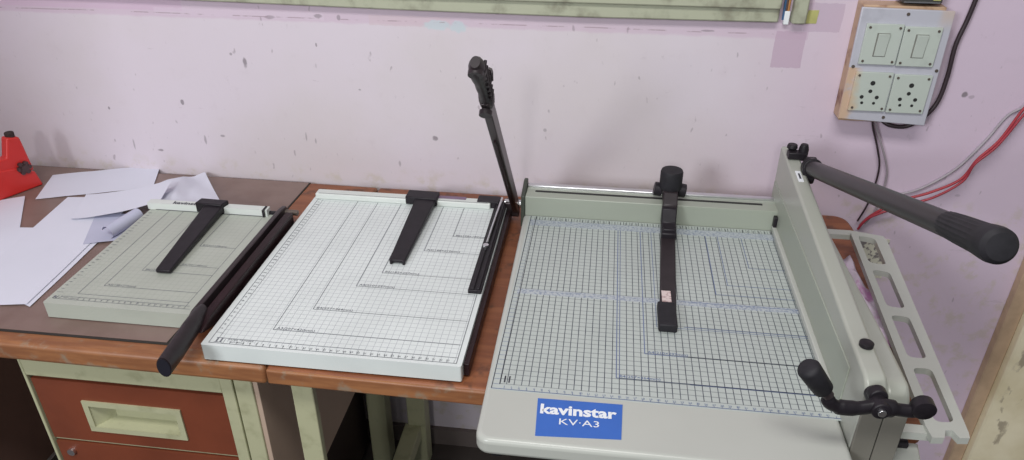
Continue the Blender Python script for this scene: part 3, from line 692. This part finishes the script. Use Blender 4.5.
tag(MB().tube(smoothpath([(.635,1.400,1.30), (.622,1.400,1.20), (.616,1.400,1.145), (.608,1.398,1.098), (.609,1.396,1.043), (.605,1.395,.996), (.590,1.395,.966), (.564,1.397,.944), (.536,1.400,.943), (.522,1.406,.950)], 6), .0040, 12).build('power_cable', CABLE, smooth=60), 'thick black cable curving down the right side of the switchboard', 'cable')
ww = [([(.503,1.395,.962), (.504,1.400,.944), (.526,1.402,.892), (.538,1.402,.851), (.536,1.402,.785), (.524,1.403,.735)], CABLE, 'thin dark wire hanging from the switchboard, left strand of the two'),
      ([(.508,1.392,.962), (.509,1.398,.944), (.545,1.402,.872), (.556,1.402,.831), (.552,1.402,.764), (.539,1.403,.730)], GREYW, 'thin grey wire hanging from the switchboard, right strand of the two')]
for p_, m_, l_ in ww: tag(MB().tube(smoothpath(p_, 6), .0019, 8).build('thin_wire', m_, smooth=60), l_, 'wire', 'thin wires below the switchboard')
rw = [(.80,1.385,1.07), (.770,1.385,1.025), (.749,1.385,.993), (.727,1.385,.930), (.700,1.385,.889), (.682,1.385,.847), (.636,1.387,.815), (.587,1.392,.790), (.545,1.398,.752), (.530,1.402,.725)]
tag(MB().tube(smoothpath(rw, 6), .0026, 8).build('red_wire', REDW, smooth=60), 'red wire sagging from the right photo edge to behind the slotted rack', 'wire')
rw2 = [(p[0]+.006*math.sin(i*1.3), p[1]-.007, p[2]-.005-.004*math.cos(i*1.9)) for i, p in enumerate(rw)]
tag(MB().tube(smoothpath(rw2, 6), .0024, 8).build('red_wire', plain('dull_red_wire', (.36,.03,.05), .4), smooth=60), 'darker red strand twisted below the brighter red wire', 'wire')
gw = [(.80,1.408,1.03), (.761,1.408,.989), (.737,1.408,.968), (.715,1.408,.919), (.679,1.408,.858), (.627,1.408,.813), (.585,1.408,.796)]  # thin grey tube following the wall above the red wire
tag(MB().tube(smoothpath(gw, 6), .0024, 8).build('grey_line', plain('lilac_grey', (.42,.38,.42), .6), smooth=60), 'thin grey line along the wall just above the red wire', 'wire')
wb = thing('wire_bundle', 'bundle of coloured wires with a white taped end beside the green window frame', 'wire', (.316, WY-.012, 1.13))
for i, (dx_, cc) in enumerate(((-.0045, (.05,.12,.25)), (-.001, (.10,.06,.05)), (.0025, (.45,.20,.06)))):
    MB().tube([(.3135+dx_, WY-.006, 1.130), (.3125+dx_, WY-.006, 1.26)], .0022, 8).build('strand', plain('wire_strand', cc, .45), wb)
MB().box(.3100, .3195, WY-.0105, WY+.0003, 1.122, 1.146).build('white_tape', WTXT, wb, bevel=.0015)
tag(MB().prism([(.349,1.1235), (.369,1.1240), (.370,1.1475), (.352,1.1470)], 'y', WY-.0012, WY+.0002).build('paper_sticker', YEL), 'small yellow-green square stuck on the wall left of the switchboard', 'sticker')
tag(MB().prism([(.530,.600), (.605,.598), (.600,.692), (.532,.695)], 'y', WY-.0014, WY+.0002).build('printed_scrap', plain('printed_scrap', (.62,.60,.50), .7, scale=90, col2=(.20,.18,.18), lo=.5, hi=.56)), 'printed paper scrap on the wall seen through the rear slot of the rack', 'paper')

# ------------------------------------------------------------------ plastic packet beside the cutter
pb = MB(); n_ = 16; vs = []
c0, c1 = Vector((.438,.93,.754)), Vector((.446,1.205,.754))
for j in range(n_+1):
    for i in range(9):
        u_, v_ = i/8-.5, j/n_; wdt = .056*(1-.55*v_)
        p = c0.lerp(c1, v_)+Vector((u_*wdt, 0, 0))
        h_ = .026*(1-(2*u_)**2)*(1-.6*v_)+.005*math.sin(19*v_+7*u_)+.004*math.sin(31*u_*1.3+11*v_)
        vs.append((p.x, p.y, p.z+max(h_, .001)))
pb.add(vs, [(j*9+i, j*9+i+1, (j+1)*9+i+1, (j+1)*9+i) for j in range(n_) for i in range(8)])
PINK = plain('pink_white_plastic', (.70,.60,.72), .25, scale=28, col2=(.56,.26,.50), lo=.48, hi=.66)
tag(pb.build('plastic_packet', PINK, None, loc=(.442,1.05,.754), solid=.001, smooth=60), 'crumpled pink and white plastic packet on the desk between cutter and slotted rack', 'packet')
for o in bpy.data.objects:
    if '_org' in o: del o['_org']
